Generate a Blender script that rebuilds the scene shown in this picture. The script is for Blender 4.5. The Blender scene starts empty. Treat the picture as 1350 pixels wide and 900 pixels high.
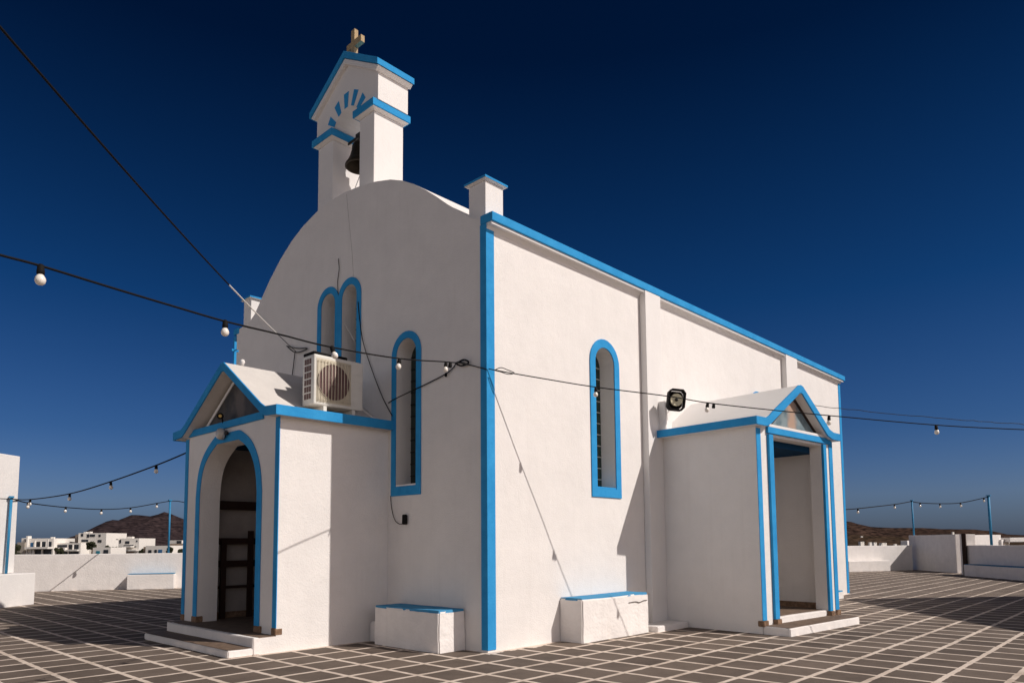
import bpy, bmesh, math, random
from mathutils import Vector, Matrix
from mathutils import noise as mnoise
from mathutils.geometry import tessellate_polygon
random.seed(7)
R = math.radians
scene = bpy.context.scene
COL = scene.collection

# ---------------------------------------------------------------- camera
FPX, CYP = 939.335, 637.262
YAW, PITCH, ROLL = R(46.58266), R(4.78438), R(-0.43708)
CAM = Vector((-7.482, -7.593, 1.6))
_f = Vector((math.sin(YAW)*math.cos(PITCH), math.cos(YAW)*math.cos(PITCH), math.sin(PITCH)))
_r = Vector((math.cos(YAW), -math.sin(YAW), 0)); _u = _r.cross(_f)
RR = _r*math.cos(ROLL)+_u*math.sin(ROLL); UU = -_r*math.sin(ROLL)+_u*math.cos(ROLL); FF = _f
cam = bpy.data.cameras.new('camera'); co = bpy.data.objects.new('camera', cam); COL.objects.link(co)
cam.sensor_width = 36; cam.lens = FPX*36/1350; cam.shift_y = (CYP-450)/1350
cam.clip_start = .05; cam.clip_end = 30000
m = Matrix((RR, UU, -FF)).transposed().to_4x4(); m.translation = CAM; co.matrix_world = m
scene.camera = co
def ray(u, v): return RR*(u-675) - UU*(v-CYP) + FF*FPX
def at_x(u, v, x): d = ray(u, v); return CAM + d*((x-CAM.x)/d.x)
def at_y(u, v, y): d = ray(u, v); return CAM + d*((y-CAM.y)/d.y)
def at_z(u, v, z=0): d = ray(u, v); return CAM + d*((z-CAM.z)/d.z)
def at_d(u, v, D): return CAM + ray(u, v)*(D/FPX)
def at_p(u, v, P, n): d = ray(u, v); return CAM + d*((Vector(P)-CAM).dot(Vector(n))/d.dot(Vector(n)))

# ---------------------------------------------------------------- materials
def mat(name, col, rough=.8, bump=0, bscale=40, var=0, vscale=3, metal=0, col2=None, streak=0, detail=6, spec=.3):
    M = bpy.data.materials.new(name); M.use_nodes = True
    nt = M.node_tree; N = nt.nodes; L = nt.links; b = N['Principled BSDF']
    b.inputs['Roughness'].default_value = rough; b.inputs['Metallic'].default_value = metal
    b.inputs['Specular IOR Level'].default_value = spec
    b.inputs['Base Color'].default_value = (*col, 1)
    tc = N.new('ShaderNodeNewGeometry')
    if var or col2:
        n = N.new('ShaderNodeTexNoise'); n.inputs['Scale'].default_value = vscale; n.inputs['Detail'].default_value = detail
        n.inputs['Roughness'].default_value = .62
        L.new(tc.outputs['Position'], n.inputs['Vector'])
        rp = N.new('ShaderNodeValToRGB'); rp.color_ramp.elements[0].position = .3; rp.color_ramp.elements[1].position = .68
        c2 = col2 or tuple(max(0, c*(1-var)) for c in col)
        rp.color_ramp.elements[0].color = (*c2, 1); rp.color_ramp.elements[1].color = (*col, 1)
        L.new(n.outputs['Fac'], rp.inputs['Fac']); out = rp.outputs['Color']
        if streak:
            mp = N.new('ShaderNodeMapping'); mp.inputs['Scale'].default_value = (9, 9, .5)
            L.new(tc.outputs['Position'], mp.inputs['Vector'])
            n3 = N.new('ShaderNodeTexNoise'); n3.inputs['Scale'].default_value = 1.0; n3.inputs['Detail'].default_value = 5
            L.new(mp.outputs['Vector'], n3.inputs['Vector'])
            r3 = N.new('ShaderNodeMapRange'); r3.inputs['From Min'].default_value = .55; r3.inputs['From Max'].default_value = .8
            r3.inputs['To Min'].default_value = 0; r3.inputs['To Max'].default_value = streak
            L.new(n3.outputs['Fac'], r3.inputs['Value'])
            mx = N.new('ShaderNodeMixRGB'); mx.blend_type = 'MULTIPLY'; mx.inputs['Color2'].default_value = (.55, .5, .44, 1)
            L.new(r3.outputs['Result'], mx.inputs['Fac']); L.new(out, mx.inputs['Color1']); out = mx.outputs['Color']
        L.new(out, b.inputs['Base Color'])
    if bump:
        n2 = N.new('ShaderNodeTexNoise'); n2.inputs['Scale'].default_value = bscale; n2.inputs['Detail'].default_value = 5
        L.new(tc.outputs['Position'], n2.inputs['Vector'])
        n4 = N.new('ShaderNodeTexNoise'); n4.inputs['Scale'].default_value = bscale*.12; n4.inputs['Detail'].default_value = 3
        L.new(tc.outputs['Position'], n4.inputs['Vector'])
        ad = N.new('ShaderNodeMath'); ad.operation = 'MULTIPLY_ADD'; ad.inputs[1].default_value = 1.2
        L.new(n4.outputs['Fac'], ad.inputs[0]); L.new(n2.outputs['Fac'], ad.inputs[2])
        bp = N.new('ShaderNodeBump'); bp.inputs['Strength'].default_value = bump; bp.inputs['Distance'].default_value = .012
        L.new(ad.outputs['Value'], bp.inputs['Height']); L.new(bp.outputs['Normal'], b.inputs['Normal'])
    return M
WHITE = mat('white_stucco', (.81, .775, .745), .9, .5, 48, .07, 1.7, streak=.08)
WHITE_ROUGH = mat('rough_whitewash', (.87, .825, .79), .92, .7, 22, .10, 3, streak=.12)
WSMOOTH = mat('white_render', (.80, .77, .745), .85, .25, 60, .04, 2, streak=.04)
ROOFW = mat('dusty_roof_render', (.66, .62, .58), .9, .35, 40, .10, 2.5, streak=.1)
BLUE = mat('blue_paint', (.044, .325, .66), .85, .45, 40, .12, 3, col2=(.028, .26, .57), spec=.08)
BLUE_WORN = mat('worn_blue_paint', (.05, .27, .50), .85, .5, 30, .3, 8, col2=(.09, .30, .50), spec=.1)
STONE = mat('brown_stone', (.30, .19, .12), .85, .6, 30, .5, 14, col2=(.13, .075, .045))
FLOORT = mat('porch_floor', (.20, .14, .10), .7, .4, 20, .4, 9, col2=(.12, .08, .055))
WOOD = mat('dark_wood', (.035, .014, .009), .65, .4, 40, .4, 20)
BLACK = mat('black_rubber', (.008, .007, .007), .75, spec=.15)
DARKMETAL = mat('dark_metal', (.03, .027, .025), .45, metal=.6)
BRONZE = mat('bronze', (.06, .045, .03), .5, .4, 30, .4, 12, metal=.7)
BULB = mat('opal_glass', (.85, .80, .72), .12, spec=.6)
GLASSD = mat('dark_glass', (.012, .028, .024), .12, spec=.6)
GREENG = mat('green_glass', (.010, .045, .032), .15, spec=.6, var=.6, vscale=9)
LEAD = mat('white_grout', (.45, .46, .43), .7)
ACW = mat('ac_enamel', (.76, .74, .68), .4, var=.06, vscale=6, spec=.4)
ACGRILL = mat('ac_grille', (.62, .56, .44), .45)
ACHOLE = mat('ac_coil', (.21, .125, .115), .6, .4, 120, .5, 60)
ROPEW = mat('white_rope', (.75, .72, .68), .8)
CROSSM = mat('cross_stone', (.50, .36, .20), .8, .5, 40, .3, 18)
CEIL = mat('blue_ceiling', (.006, .045, .11), .85, spec=.1)
HOUSEW = mat('house_white', (.80, .76, .70), .9, .2, 3, .08, .3)
HOUSET = mat('house_tan', (.38, .29, .22), .9, .3, 3, .3, .6)
WIN_D = mat('far_window', (.02, .025, .035), .3)
SHUTB = mat('blue_shutter', (.04, .14, .30), .6)
TURQ = mat('turquoise_door', (.02, .22, .30), .6)
LEAFM = mat('foliage', (.045, .05, .022), .9, var=.6, vscale=1.2)
TRUNKM = mat('bark', (.10, .07, .05), .9)
ORANGE = mat('amber_reflector', (.7, .45, .12), .3)
CREAM = mat('cream_reflector', (.72, .66, .46), .4, var=.2, vscale=16)

def hill_mat(name, a, b_, sc, c3=None):
    M = mat(name, a, .95, 0, 1, .5, sc, col2=b_, detail=12)
    nt = M.node_tree; N = nt.nodes; L = nt.links; bs = N['Principled BSDF']
    g = N.new('ShaderNodeNewGeometry'); n = N.new('ShaderNodeTexNoise'); n.inputs['Scale'].default_value = sc*7; n.inputs['Detail'].default_value = 10
    mp = N.new('ShaderNodeMapping'); mp.inputs['Scale'].default_value = (1, 1, 3.5)
    L.new(g.outputs['Position'], mp.inputs['Vector']); L.new(mp.outputs['Vector'], n.inputs['Vector'])
    mr = N.new('ShaderNodeMapRange'); mr.inputs['From Min'].default_value = .38; mr.inputs['From Max'].default_value = .64
    L.new(n.outputs['Fac'], mr.inputs['Value'])
    mx = N.new('ShaderNodeMixRGB'); mx.inputs['Color2'].default_value = (*(c3 or (.02, .016, .012)), 1)
    src = bs.inputs['Base Color'].links[0].from_socket
    L.new(src, mx.inputs['Color1']); L.new(mr.outputs['Result'], mx.inputs['Fac']); L.new(mx.outputs['Color'], bs.inputs['Base Color'])
    bs.inputs['Specular IOR Level'].default_value = 0
    return M
MOUNT = hill_mat('mountain_scrub', (.068, .046, .045), (.036, .027, .030), .008, (.016, .012, .014))
HILLS = hill_mat('hill_scrub', (.10, .06, .045), (.030, .021, .018), .007, (.014, .010, .009))
TERR = hill_mat('dry_land', (.12, .075, .05), (.04, .028, .02), .02)

def paving():
    M = bpy.data.materials.new('painted_paving'); M.use_nodes = True
    nt = M.node_tree; N = nt.nodes; L = nt.links; b = N['Principled BSDF']; b.inputs['Roughness'].default_value = .82
    b.inputs['Specular IOR Level'].default_value = .25
    g = N.new('ShaderNodeNewGeometry')
    wn = N.new('ShaderNodeTexNoise'); wn.inputs['Scale'].default_value = 5.5; wn.inputs['Detail'].default_value = 3
    L.new(g.outputs['Position'], wn.inputs['Vector'])
    sub = N.new('ShaderNodeVectorMath'); sub.operation = 'SUBTRACT'; sub.inputs[1].default_value = (.5, .5, .5)
    L.new(wn.outputs['Color'], sub.inputs[0])
    sc = N.new('ShaderNodeVectorMath'); sc.operation = 'SCALE'; sc.inputs['Scale'].default_value = .035
    L.new(sub.outputs[0], sc.inputs[0])
    ad = N.new('ShaderNodeVectorMath'); ad.operation = 'ADD'; L.new(g.outputs['Position'], ad.inputs[0]); L.new(sc.outputs[0], ad.inputs[1])
    sp = N.new('ShaderNodeSeparateXYZ'); L.new(ad.outputs[0], sp.inputs[0])
    def mth(op, a, bb=None, c=None):
        n = N.new('ShaderNodeMath'); n.operation = op
        for i, v in enumerate((a, bb, c)):
            if v is None: continue
            if isinstance(v, (int, float)): n.inputs[i].default_value = v
            else: L.new(v, n.inputs[i])
        return n.outputs[0]
    S = .6; ds = []; cells = []
    for k, off in (('X', .02), ('Y', .015)):
        q = mth('DIVIDE', mth('ADD', sp.outputs[k], off), S)
        cells.append(mth('ROUND', mth('SUBTRACT', q, .5)))
        fr = mth('ABSOLUTE', mth('SUBTRACT', q, mth('ROUND', q)))
        ds.append(mth('MULTIPLY', fr, S))
    dmin = mth('MINIMUM', ds[0], ds[1])
    line = N.new('ShaderNodeMapRange'); line.inputs['From Min'].default_value = .031; line.inputs['From Max'].default_value = .037
    line.inputs['To Min'].default_value = 1; line.inputs['To Max'].default_value = 0
    L.new(dmin, line.inputs['Value'])
    cmb = N.new('ShaderNodeCombineXYZ'); L.new(cells[0], cmb.inputs[0]); L.new(cells[1], cmb.inputs[1])
    wh = N.new('ShaderNodeTexWhiteNoise'); wh.noise_dimensions = '2D'; L.new(cmb.outputs[0], wh.inputs['Vector'])
    n1 = N.new('ShaderNodeTexNoise'); n1.inputs['Scale'].default_value = 1.6; n1.inputs['Detail'].default_value = 8; n1.inputs['Roughness'].default_value = .7
    L.new(g.outputs['Position'], n1.inputs['Vector'])
    n2 = N.new('ShaderNodeTexNoise'); n2.inputs['Scale'].default_value = 45; n2.inputs['Detail'].default_value = 4
    L.new(g.outputs['Position'], n2.inputs['Vector'])
    f = mth('ADD', mth('MULTIPLY', wh.outputs['Value'], .30), mth('ADD', mth('MULTIPLY', n1.outputs['Fac'], .75), mth('MULTIPLY', n2.outputs['Fac'], .2)))
    rp = N.new('ShaderNodeValToRGB'); e = rp.color_ramp.elements
    e[0].position = .35; e[0].color = (.075, .056, .045, 1); e[1].position = .95; e[1].color = (.19, .147, .117, 1)
    L.new(f, rp.inputs['Fac'])
    r2 = N.new('ShaderNodeValToRGB'); e = r2.color_ramp.elements
    e[0].position = .28; e[0].color = (.42, .33, .26, 1); e[1].position = .55; e[1].color = (.70, .59, .50, 1)
    L.new(n1.outputs['Fac'], r2.inputs['Fac'])
    # small spots of spilt white paint
    vo = N.new('ShaderNodeTexVoronoi'); vo.inputs['Scale'].default_value = 2.2; L.new(ad.outputs[0], vo.inputs['Vector'])
    spot = mth('MULTIPLY', mth('LESS_THAN', vo.outputs['Distance'], .035), mth('GREATER_THAN', n1.outputs['Fac'], .5))
    # whitewash slopped over the paving along the foot of the church walls
    def near(a, b, w_): return mth('LESS_THAN', mth('ABSOLUTE', mth('SUBTRACT', a, b)), w_)
    wob = mth('MULTIPLY', mth('SUBTRACT', n1.outputs['Fac'], .36), .55)
    sp2 = N.new('ShaderNodeSeparateXYZ'); L.new(g.outputs['Position'], sp2.inputs[0])
    base_x = mth('MULTIPLY', near(sp2.outputs['Y'], .0, wob), mth('MULTIPLY', mth('GREATER_THAN', sp2.outputs['X'], -.1), mth('LESS_THAN', sp2.outputs['X'], 15.5)))
    base_y = mth('MULTIPLY', near(sp2.outputs['X'], .0, mth('MULTIPLY', wob, .7)), mth('MULTIPLY', mth('GREATER_THAN', sp2.outputs['Y'], -.1), mth('LESS_THAN', sp2.outputs['Y'], 2.5)))
    base_p = mth('MULTIPLY', near(sp2.outputs['Y'], 2.45, mth('MULTIPLY', wob, .6)), mth('MULTIPLY', mth('GREATER_THAN', sp2.outputs['X'], -2.9), mth('LESS_THAN', sp2.outputs['X'], 0)))
    spill = mth('MAXIMUM', mth('MAXIMUM', base_x, base_y), base_p)
    fac = mth('MINIMUM', mth('ADD', mth('ADD', line.outputs['Result'], spill), mth('MULTIPLY', spot, .5)), 1)
    mx = N.new('ShaderNodeMixRGB'); L.new(fac, mx.inputs['Fac']); L.new(rp.outputs['Color'], mx.inputs['Color1']); L.new(r2.outputs['Color'], mx.inputs['Color2'])
    L.new(mx.outputs['Color'], b.inputs['Base Color'])
    bp = N.new('ShaderNodeBump'); bp.inputs['Strength'].default_value = .35; bp.inputs['Distance'].default_value = .01
    L.new(mth('ADD', n2.outputs['Fac'], mth('MULTIPLY', line.outputs['Result'], .8)), bp.inputs['Height']); L.new(bp.outputs['Normal'], b.inputs['Normal'])
    return M
PAVE = paving()

def painting(name, bg1, bg2, figc, cx, cz, axis):
    M = bpy.data.materials.new(name); M.use_nodes = True
    nt = M.node_tree; N = nt.nodes; L = nt.links; b = N['Principled BSDF']; b.inputs['Roughness'].default_value = .6
    tc = N.new('ShaderNodeTexCoord')
    n = N.new('ShaderNodeTexNoise'); n.inputs['Scale'].default_value = 4; n.inputs['Detail'].default_value = 6
    L.new(tc.outputs['Object'], n.inputs['Vector'])
    rp = N.new('ShaderNodeValToRGB'); rp.color_ramp.elements[0].color = (*bg1, 1); rp.color_ramp.elements[1].color = (*bg2, 1)
    rp.color_ramp.elements[0].position = .38; rp.color_ramp.elements[1].position = .62
    L.new(n.outputs['Fac'], rp.inputs['Fac'])
    sc = N.new('ShaderNodeVectorMath'); sc.operation = 'SUBTRACT'
    L.new(tc.outputs['Object'], sc.inputs[0]); sc.inputs[1].default_value = (cx, 0, cz) if axis == 'x' else (0, cx, cz)
    ml = N.new('ShaderNodeVectorMath'); ml.operation = 'MULTIPLY'; ml.inputs[1].default_value = (1/.26, 0, 1/.5) if axis == 'x' else (0, 1/.3, 1/.36)
    L.new(sc.outputs[0], ml.inputs[0])
    n5 = N.new('ShaderNodeTexNoise'); n5.inputs['Scale'].default_value = 3.5; n5.inputs['Detail'].default_value = 4; L.new(tc.outputs['Object'], n5.inputs['Vector'])
    ln = N.new('ShaderNodeVectorMath'); ln.operation = 'LENGTH'; L.new(ml.outputs[0], ln.inputs[0])
    ad = N.new('ShaderNodeMath'); ad.operation = 'MULTIPLY_ADD'; ad.inputs[1].default_value = 1.6
    L.new(n5.outputs['Fac'], ad.inputs[0]); L.new(ln.outputs['Value'], ad.inputs[2])
    mr = N.new('ShaderNodeMapRange'); mr.inputs['From Min'].default_value = 1.25; mr.inputs['From Max'].default_value = 1.75
    mr.inputs['To Min'].default_value = 1; mr.inputs['To Max'].default_value = 0
    L.new(ad.outputs[0], mr.inputs['Value'])
    mx = N.new('ShaderNodeMixRGB'); L.new(mr.outputs['Result'], mx.inputs['Fac']); L.new(rp.outputs['Color'], mx.inputs['Color1'])
    mx.inputs['Color2'].default_value = (*figc, 1); L.new(mx.outputs['Color'], b.inputs['Base Color'])
    return M

# ---------------------------------------------------------------- mesh helpers
class MB:
    def __init__(s): s.bm = bmesh.new()
    def hexa(s, p):
        v = [s.bm.verts.new(q) for q in p]
        for f in ((0,3,2,1),(4,5,6,7),(0,1,5,4),(1,2,6,5),(2,3,7,6),(3,0,4,7)): s.bm.faces.new([v[i] for i in f])
        return s
    def box(s, x0, x1, y0, y1, z0, z1):
        return s.hexa([(x0,y0,z0),(x1,y0,z0),(x1,y1,z0),(x0,y1,z0),(x0,y0,z1),(x1,y0,z1),(x1,y1,z1),(x0,y1,z1)])
    def rough_box(s, x0, x1, y0, y1, z0, z1, j=.012, n=5, b=.03):
        t = bmesh.new(); bmesh.ops.create_cube(t, size=1)
        bmesh.ops.scale(t, vec=(x1-x0, y1-y0, z1-z0), verts=t.verts)
        bmesh.ops.bevel(t, geom=t.edges[:], offset=b, segments=2, affect='EDGES')
        bmesh.ops.subdivide_edges(t, edges=[e for e in t.edges if e.calc_length() > .2], cuts=n*2, use_grid_fill=True)
        o_ = Vector((random.uniform(0, 50), random.uniform(0, 50), random.uniform(0, 50)))
        for v in t.verts: v.co += mnoise.noise_vector(v.co*2.2+o_)*j*1.3 + mnoise.noise_vector(v.co*9+o_)*j*.35
        bmesh.ops.translate(t, vec=((x0+x1)/2, (y0+y1)/2, (z0+z1)/2), verts=t.verts)
        me = bpy.data.meshes.new('t'); t.to_mesh(me); t.free(); s.bm.from_mesh(me); bpy.data.meshes.remove(me); return s
    def prism(s, poly, fn, a, b, holes=()):
        """polygon with holes in (p, q), extruded; fn(p, q, w) -> 3D, w from a to b"""
        loops = [list(poly)] + [list(h) for h in holes]
        tris = tessellate_polygon([[Vector((p, q, 0)) for p, q in l] for l in loops])
        flat = [pq for l in loops for pq in l]
        va = [s.bm.verts.new(fn(p, q, a)) for p, q in flat]; vb = [s.bm.verts.new(fn(p, q, b)) for p, q in flat]
        for t in tris:
            try: s.bm.faces.new([va[i] for i in t])
            except ValueError: pass
            try: s.bm.faces.new([vb[i] for i in reversed(t)])
            except ValueError: pass
        k = 0
        for l in loops:
            n = len(l)
            for i in range(n):
                j = (i+1) % n
                s.bm.faces.new([va[k+i], va[k+j], vb[k+j], vb[k+i]])
            k += n
        return s
    def tube(s, pts, r, n=8, cap=True):
        pts = [Vector(p) for p in pts]; rings = []
        rs = r if isinstance(r, (list, tuple)) else [r]*len(pts)
        for i, p in enumerate(pts):
            d = (pts[min(i+1, len(pts)-1)]-pts[max(i-1, 0)]).normalized()
            up = Vector((0, 0, 1)) if abs(d.z) < .95 else Vector((1, 0, 0))
            a = d.cross(up).normalized(); b = d.cross(a)
            rings.append([s.bm.verts.new(p+(a*math.cos(2*math.pi*k/n)+b*math.sin(2*math.pi*k/n))*rs[i]) for k in range(n)])
        for i in range(len(rings)-1):
            for k in range(n):
                f = s.bm.faces.new([rings[i][k], rings[i][(k+1) % n], rings[i+1][(k+1) % n], rings[i+1][k]]); f.smooth = True
        if cap: s.bm.faces.new(rings[0][::-1]); s.bm.faces.new(rings[-1])
        return s
    def lathe(s, prof, c, n=24, axis=Vector((0, 0, 1)), cap=True):
        c = Vector(c); axis = Vector(axis).normalized()
        up = Vector((1, 0, 0)) if abs(axis.x) < .9 else Vector((0, 1, 0))
        a = axis.cross(up).normalized(); b = axis.cross(a)
        rings = [[s.bm.verts.new(c+axis*h+(a*math.cos(2*math.pi*k/n)+b*math.sin(2*math.pi*k/n))*max(r, 1e-4)) for k in range(n)] for r, h in prof]
        for i in range(len(rings)-1):
            for k in range(n):
                f = s.bm.faces.new([rings[i][k], rings[i][(k+1) % n], rings[i+1][(k+1) % n], rings[i+1][k]]); f.smooth = True
        if cap: s.bm.faces.new(rings[0][::-1]); s.bm.faces.new(rings[-1])
        return s
    def build(s, name, m_, parent=None, bevel=0, origin=None, xf=None):
        bm = s.bm
        if xf is not None: bmesh.ops.transform(bm, matrix=xf, verts=bm.verts)
        bmesh.ops.recalc_face_normals(bm, faces=bm.faces)
        if origin is not None: bmesh.ops.translate(bm, vec=-Vector(origin), verts=bm.verts)
        me = bpy.data.meshes.new(name); bm.to_mesh(me); bm.free(); me.materials.append(m_)
        o = bpy.data.objects.new(name, me); COL.objects.link(o)
        if origin is not None: o.location = origin
        if parent is not None: attach(o, parent)
        if bevel:
            bv = o.modifiers.new('bevel', 'BEVEL'); bv.width = bevel; bv.segments = 2; bv.limit_method = 'ANGLE'; bv.angle_limit = R(40)
        return o
def world_loc(o):
    v = Vector(o.location)
    return v + world_loc(o.parent) if o.parent else v
def attach(o, parent):
    v = Vector(o.location) - world_loc(parent)
    o.parent = parent; o.location = v
def tag(o, label=None, cat=None, group=None, kind=None):
    if label: o['label'] = label
    if cat: o['category'] = cat
    if group: o['group'] = group
    if kind: o['kind'] = kind
    return o
def thing(name, loc, label, cat, group=None):
    o = bpy.data.objects.new(name, None); COL.objects.link(o); o.location = loc; o.empty_display_size = .2
    return tag(o, label, cat, group)
YZ = lambda p, q, w: (w, p, q)      # polygon in y,z extruded along x
XZ = lambda p, q, w: (p, w, q)      # polygon in x,z extruded along y
def arch(c, hw, z0, ztop, n=14):
    """round-headed opening outline"""
    zs = ztop-hw
    return [(c-hw, z0), (c+hw, z0)] + [(c+hw*math.cos(math.pi*i/n), zs+hw*math.sin(math.pi*i/n)) for i in range(n+1)]

# ================================================================ SETTING
g = MB(); g.box(-45, 40, -45, 27, -.6, 0)
tag(g.build('terrace_paving', PAVE), kind='structure')
g = MB(); B = 15000
g.bm.faces.new([g.bm.verts.new(p) for p in ((-B,-B,-6),(B,-B,-6),(B,B,-6),(-B,B,-6))])
tag(g.build('terrain', TERR), kind='structure')

def ridge(name, m_, pts, D, slope, base=-6, n_cross=26, jit=.06, seed=1, dep=1.0):
    """hill range whose skyline passes the given image bearings at distance D"""
    rnd = random.Random(seed)
    P = [at_d(u, v, D*(1+.0*i)) for i, (u, v) in enumerate(pts)]
    # dense resample
    Q = []
    for a, b in zip(P[:-1], P[1:]):
        k = max(2, int((b-a).length/(D*.006)))
        for i in range(k): Q.append(a.lerp(b, i/k))
    Q.append(P[-1])
    fwd = Vector((FF.x, FF.y, 0)).normalized()
    g = MB(); rows = []
    from mathutils import noise
    for q in Q:
        row = []
        h = q.z-base
        for j in range(n_cross+1):
            t = j/n_cross*2-1
            w = slope*(h*1.0+D*.02)
            f = 1-abs(t)**.9
            p = Vector((q.x, q.y, 0)) + fwd*(t*w*dep)
            nz = noise.fractal(p*(6/D)*3, .9, 2, 6)
            z = base + h*max(0, f) + nz*h*jit*2*min(1, abs(t)*6)*(1-abs(t)) 
            z += noise.noise(p*(60/D))*h*.02
            row.append(g.bm.verts.new((p.x, p.y, z - (6 if abs(t) > .99 else 0))))
        rows.append(row)
    for a, b in zip(rows[:-1], rows[1:]):
        for j in range(n_cross): f = g.bm.faces.new([a[j], a[j+1], b[j+1], b[j]]); f.smooth = True
    return tag(g.build(name, m_), kind='structure')
ridge('mountain', MOUNT, [(-60,722),(40,719),(90,713),(126,701.5),(144,693),(159,684),(173,678.7),(184,678.7),(198,680),(209,677.6),(216.5,674.5),(224,676.6),(243,684.4),(275,692),(330,700),(400,712),(460,720)], 2600, 3.0, seed=3, jit=.12)
ridge('hills', HILLS, [(1000,684),(1060,682),(1117,687),(1148,694),(1174,695.5),(1215,695.5),(1240,697),(1285,697.4),(1309,700),(1328,704),(1350,705),(1420,707),(1520,711)], 2800, 3.0, seed=5, jit=.12)
ridge('foothill', TERR, [(1040,704),(1117,704),(1150,706),(1200,708),(1260,709),(1340,711),(1420,713)], 900, 4.0, seed=8, jit=.2)

# ---- parapet round the terrace
pd = Vector((.88, -.475, 0)).normalized(); pn = Vector((-pd.y, pd.x, 0)); pn = -pn if pn.y > 0 else pn    # pn points at the church
P0 = Vector((-.5, 22.8, 0))
def along(P, d, n_, s0, s1, t0, t1, z0, z1, name, m_, parent=None, bevel=.02, rough=True):
    g = MB()
    a = P+d*s0; L_ = s1-s0; ns = max(1, int(L_/1.2)) if rough else 1
    vs = []
    for i in range(ns+1):
        q = P+d*(s0+L_*i/ns); e = [random.uniform(-.012, .012) for _ in range(4)] if rough else [0]*4
        vs.append([g.bm.verts.new((q+n_*(t0+e[0])+Vector((0,0,z0)))), g.bm.verts.new((q+n_*(t1+e[1])+Vector((0,0,z0)))),
                   g.bm.verts.new((q+n_*(t1+e[2])+Vector((0,0,z1+e[3]*.6)))), g.bm.verts.new((q+n_*(t0+e[1])+Vector((0,0,z1+e[3]*.6))))])
    for x, y in zip(vs[:-1], vs[1:]):
        for k in range(4): g.bm.faces.new([x[k], x[(k+1) % 4], y[(k+1) % 4], y[k]])
    g.bm.faces.new(vs[0][::-1]); g.bm.faces.new(vs[-1])
    return g.build(name, m_, parent, bevel=bevel)
o = along(P0, pd, pn, -14, 41.0, -.35, 0, -1, 1.33, 'parapet_wall', WHITE_ROUGH)
tag(o, 'long low whitewashed parapet wall behind the church, lit by the sun', 'wall')
def far_bench(s0, s1, h, label):
    b = along(P0, pd, pn, s0, s1, .004, .5, 0, h, 'parapet_bench', WHITE_ROUGH)
    if s0 < 20: along(P0, pd, pn, s0+.01, s1-.01, .02, .47, h+.02, h+.035, 'seat_top', BLUE_WORN, b, rough=False, bevel=0)
    return tag(b, label, 'bench', 'masonry benches along the far parapet')
def s_of(u, v): return (at_z(u, v)-P0).dot(pd)
far_bench(s_of(171, 776), s_of(233, 774), .55, 'low white masonry bench against the parapet left of the arched porch')
far_bench(36.2, 38.9, .55, 'low white masonry bench against the parapet at the far right')
# taller shaded wall segment at the right
A2 = Vector((35.9, 3.25, 0)); B2 = Vector((32.7, .68, 0)); d2 = (B2-A2).normalized(); n2 = Vector((-d2.y, d2.x, 0)); n2 = n2 if n2.dot(Vector((-1, 1, 0))) > 0 else -n2
L2 = (B2-A2).length
o = along(A2, d2, n2, -.75, L2, -.45, 0, -1, 1.87, 'boundary_wall', WHITE_ROUGH)
tag(o, 'taller shaded white wall at the corner of the parapet, left of the narrow gap', 'wall')
S3 = Vector((29.7, -.2, 0)); d3 = Vector((-.785, -.62, 0)).normalized(); n3 = Vector((-.62, .785, 0)).normalized()
w3 = along(S3, d3, n3, -.9, 24, -1.0, -.62, -1, 1.36, 'boundary_wall', WHITE_ROUGH)
tag(w3, 'long shaded white wall at the right edge with a low bench in front', 'wall')
b3 = along(S3, d3, n3, 0, 24, -.6, 0, 0, .5, 'wall_bench', WHITE_ROUGH)
along(S3, d3, n3, .02, 23.9, -.58, -.03, .505, .52, 'seat_top', BLUE_WORN, b3, rough=False, bevel=0)
tag(b3, 'long shaded masonry bench in front of the wall at the right edge', 'bench')
g = along(S3, d3, n3, -1.3, -.92, -1.05, -.55, -1, 1.86, 'gate_pier', WHITE_ROUGH)
tag(g, 'white shaded pier at the right of the narrow gap in the wall', 'pier')
def behind(u0, u1, z0, z1, D, th, name, label):
    a = at_d(u0, 712, D); b = at_d(u1, 712, D+1.2); a.z = b.z = 0
    d = (b-a).normalized(); n_ = Vector((d.y, -d.x, 0)); n_ = n_ if n_.dot(FF) < 0 else -n_
    return tag(along(a, d, n_, 0, (b-a).length, -th, 0, z0, z1, name, WHITE_ROUGH), label, 'wall')
behind(1283, 1320, -1, 1.9, 43, .9, 'masonry_block', 'sunlit white masonry block rising behind the shaded wall at the right')
behind(1320.5, 1331, -1, 1.6, 44, .6, 'masonry_block', 'small cream masonry stub right of the sunlit block behind the wall')
behind(1331.5, 1440, 1.45, 1.72, 44, .8, 'coping_slab', 'thin sunlit white slab above a dark opening behind the wall at the right edge')
o = behind(1196, 1208, -1, 1.58, 47, .4, 'chimney_stub', 'small white masonry stub just behind the parapet by the blue pole')
# gap post
gp = MB(); q = at_z(1273.5, 757.5); gp.box(q.x-.08, q.x+.08, q.y-.08, q.y+.08, -.3, 1.9)
tag(gp.build('gate_post', WOOD), 'dark narrow wooden gate post standing in the wall gap at the right', 'post')

# ---- white building at left edge
LP = Vector((-2.02, 16.15, 0)); ld = Vector((.78, .62, 0)).normalized(); ln_ = Vector((ld.y, -ld.x, 0))
lb = thing('annex_building', LP, 'tall white sunlit annex building cut by the left edge of the photo', 'building')
along(LP, ld, ln_, -9, 0, -5, 0, -.5, .88, 'plinth', WHITE, lb, bevel=.02)
along(LP, ld, ln_, -9, -.36, -5, -.35, .885, 4.15, 'upper_wall', WHITE, lb, bevel=.02)

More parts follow.
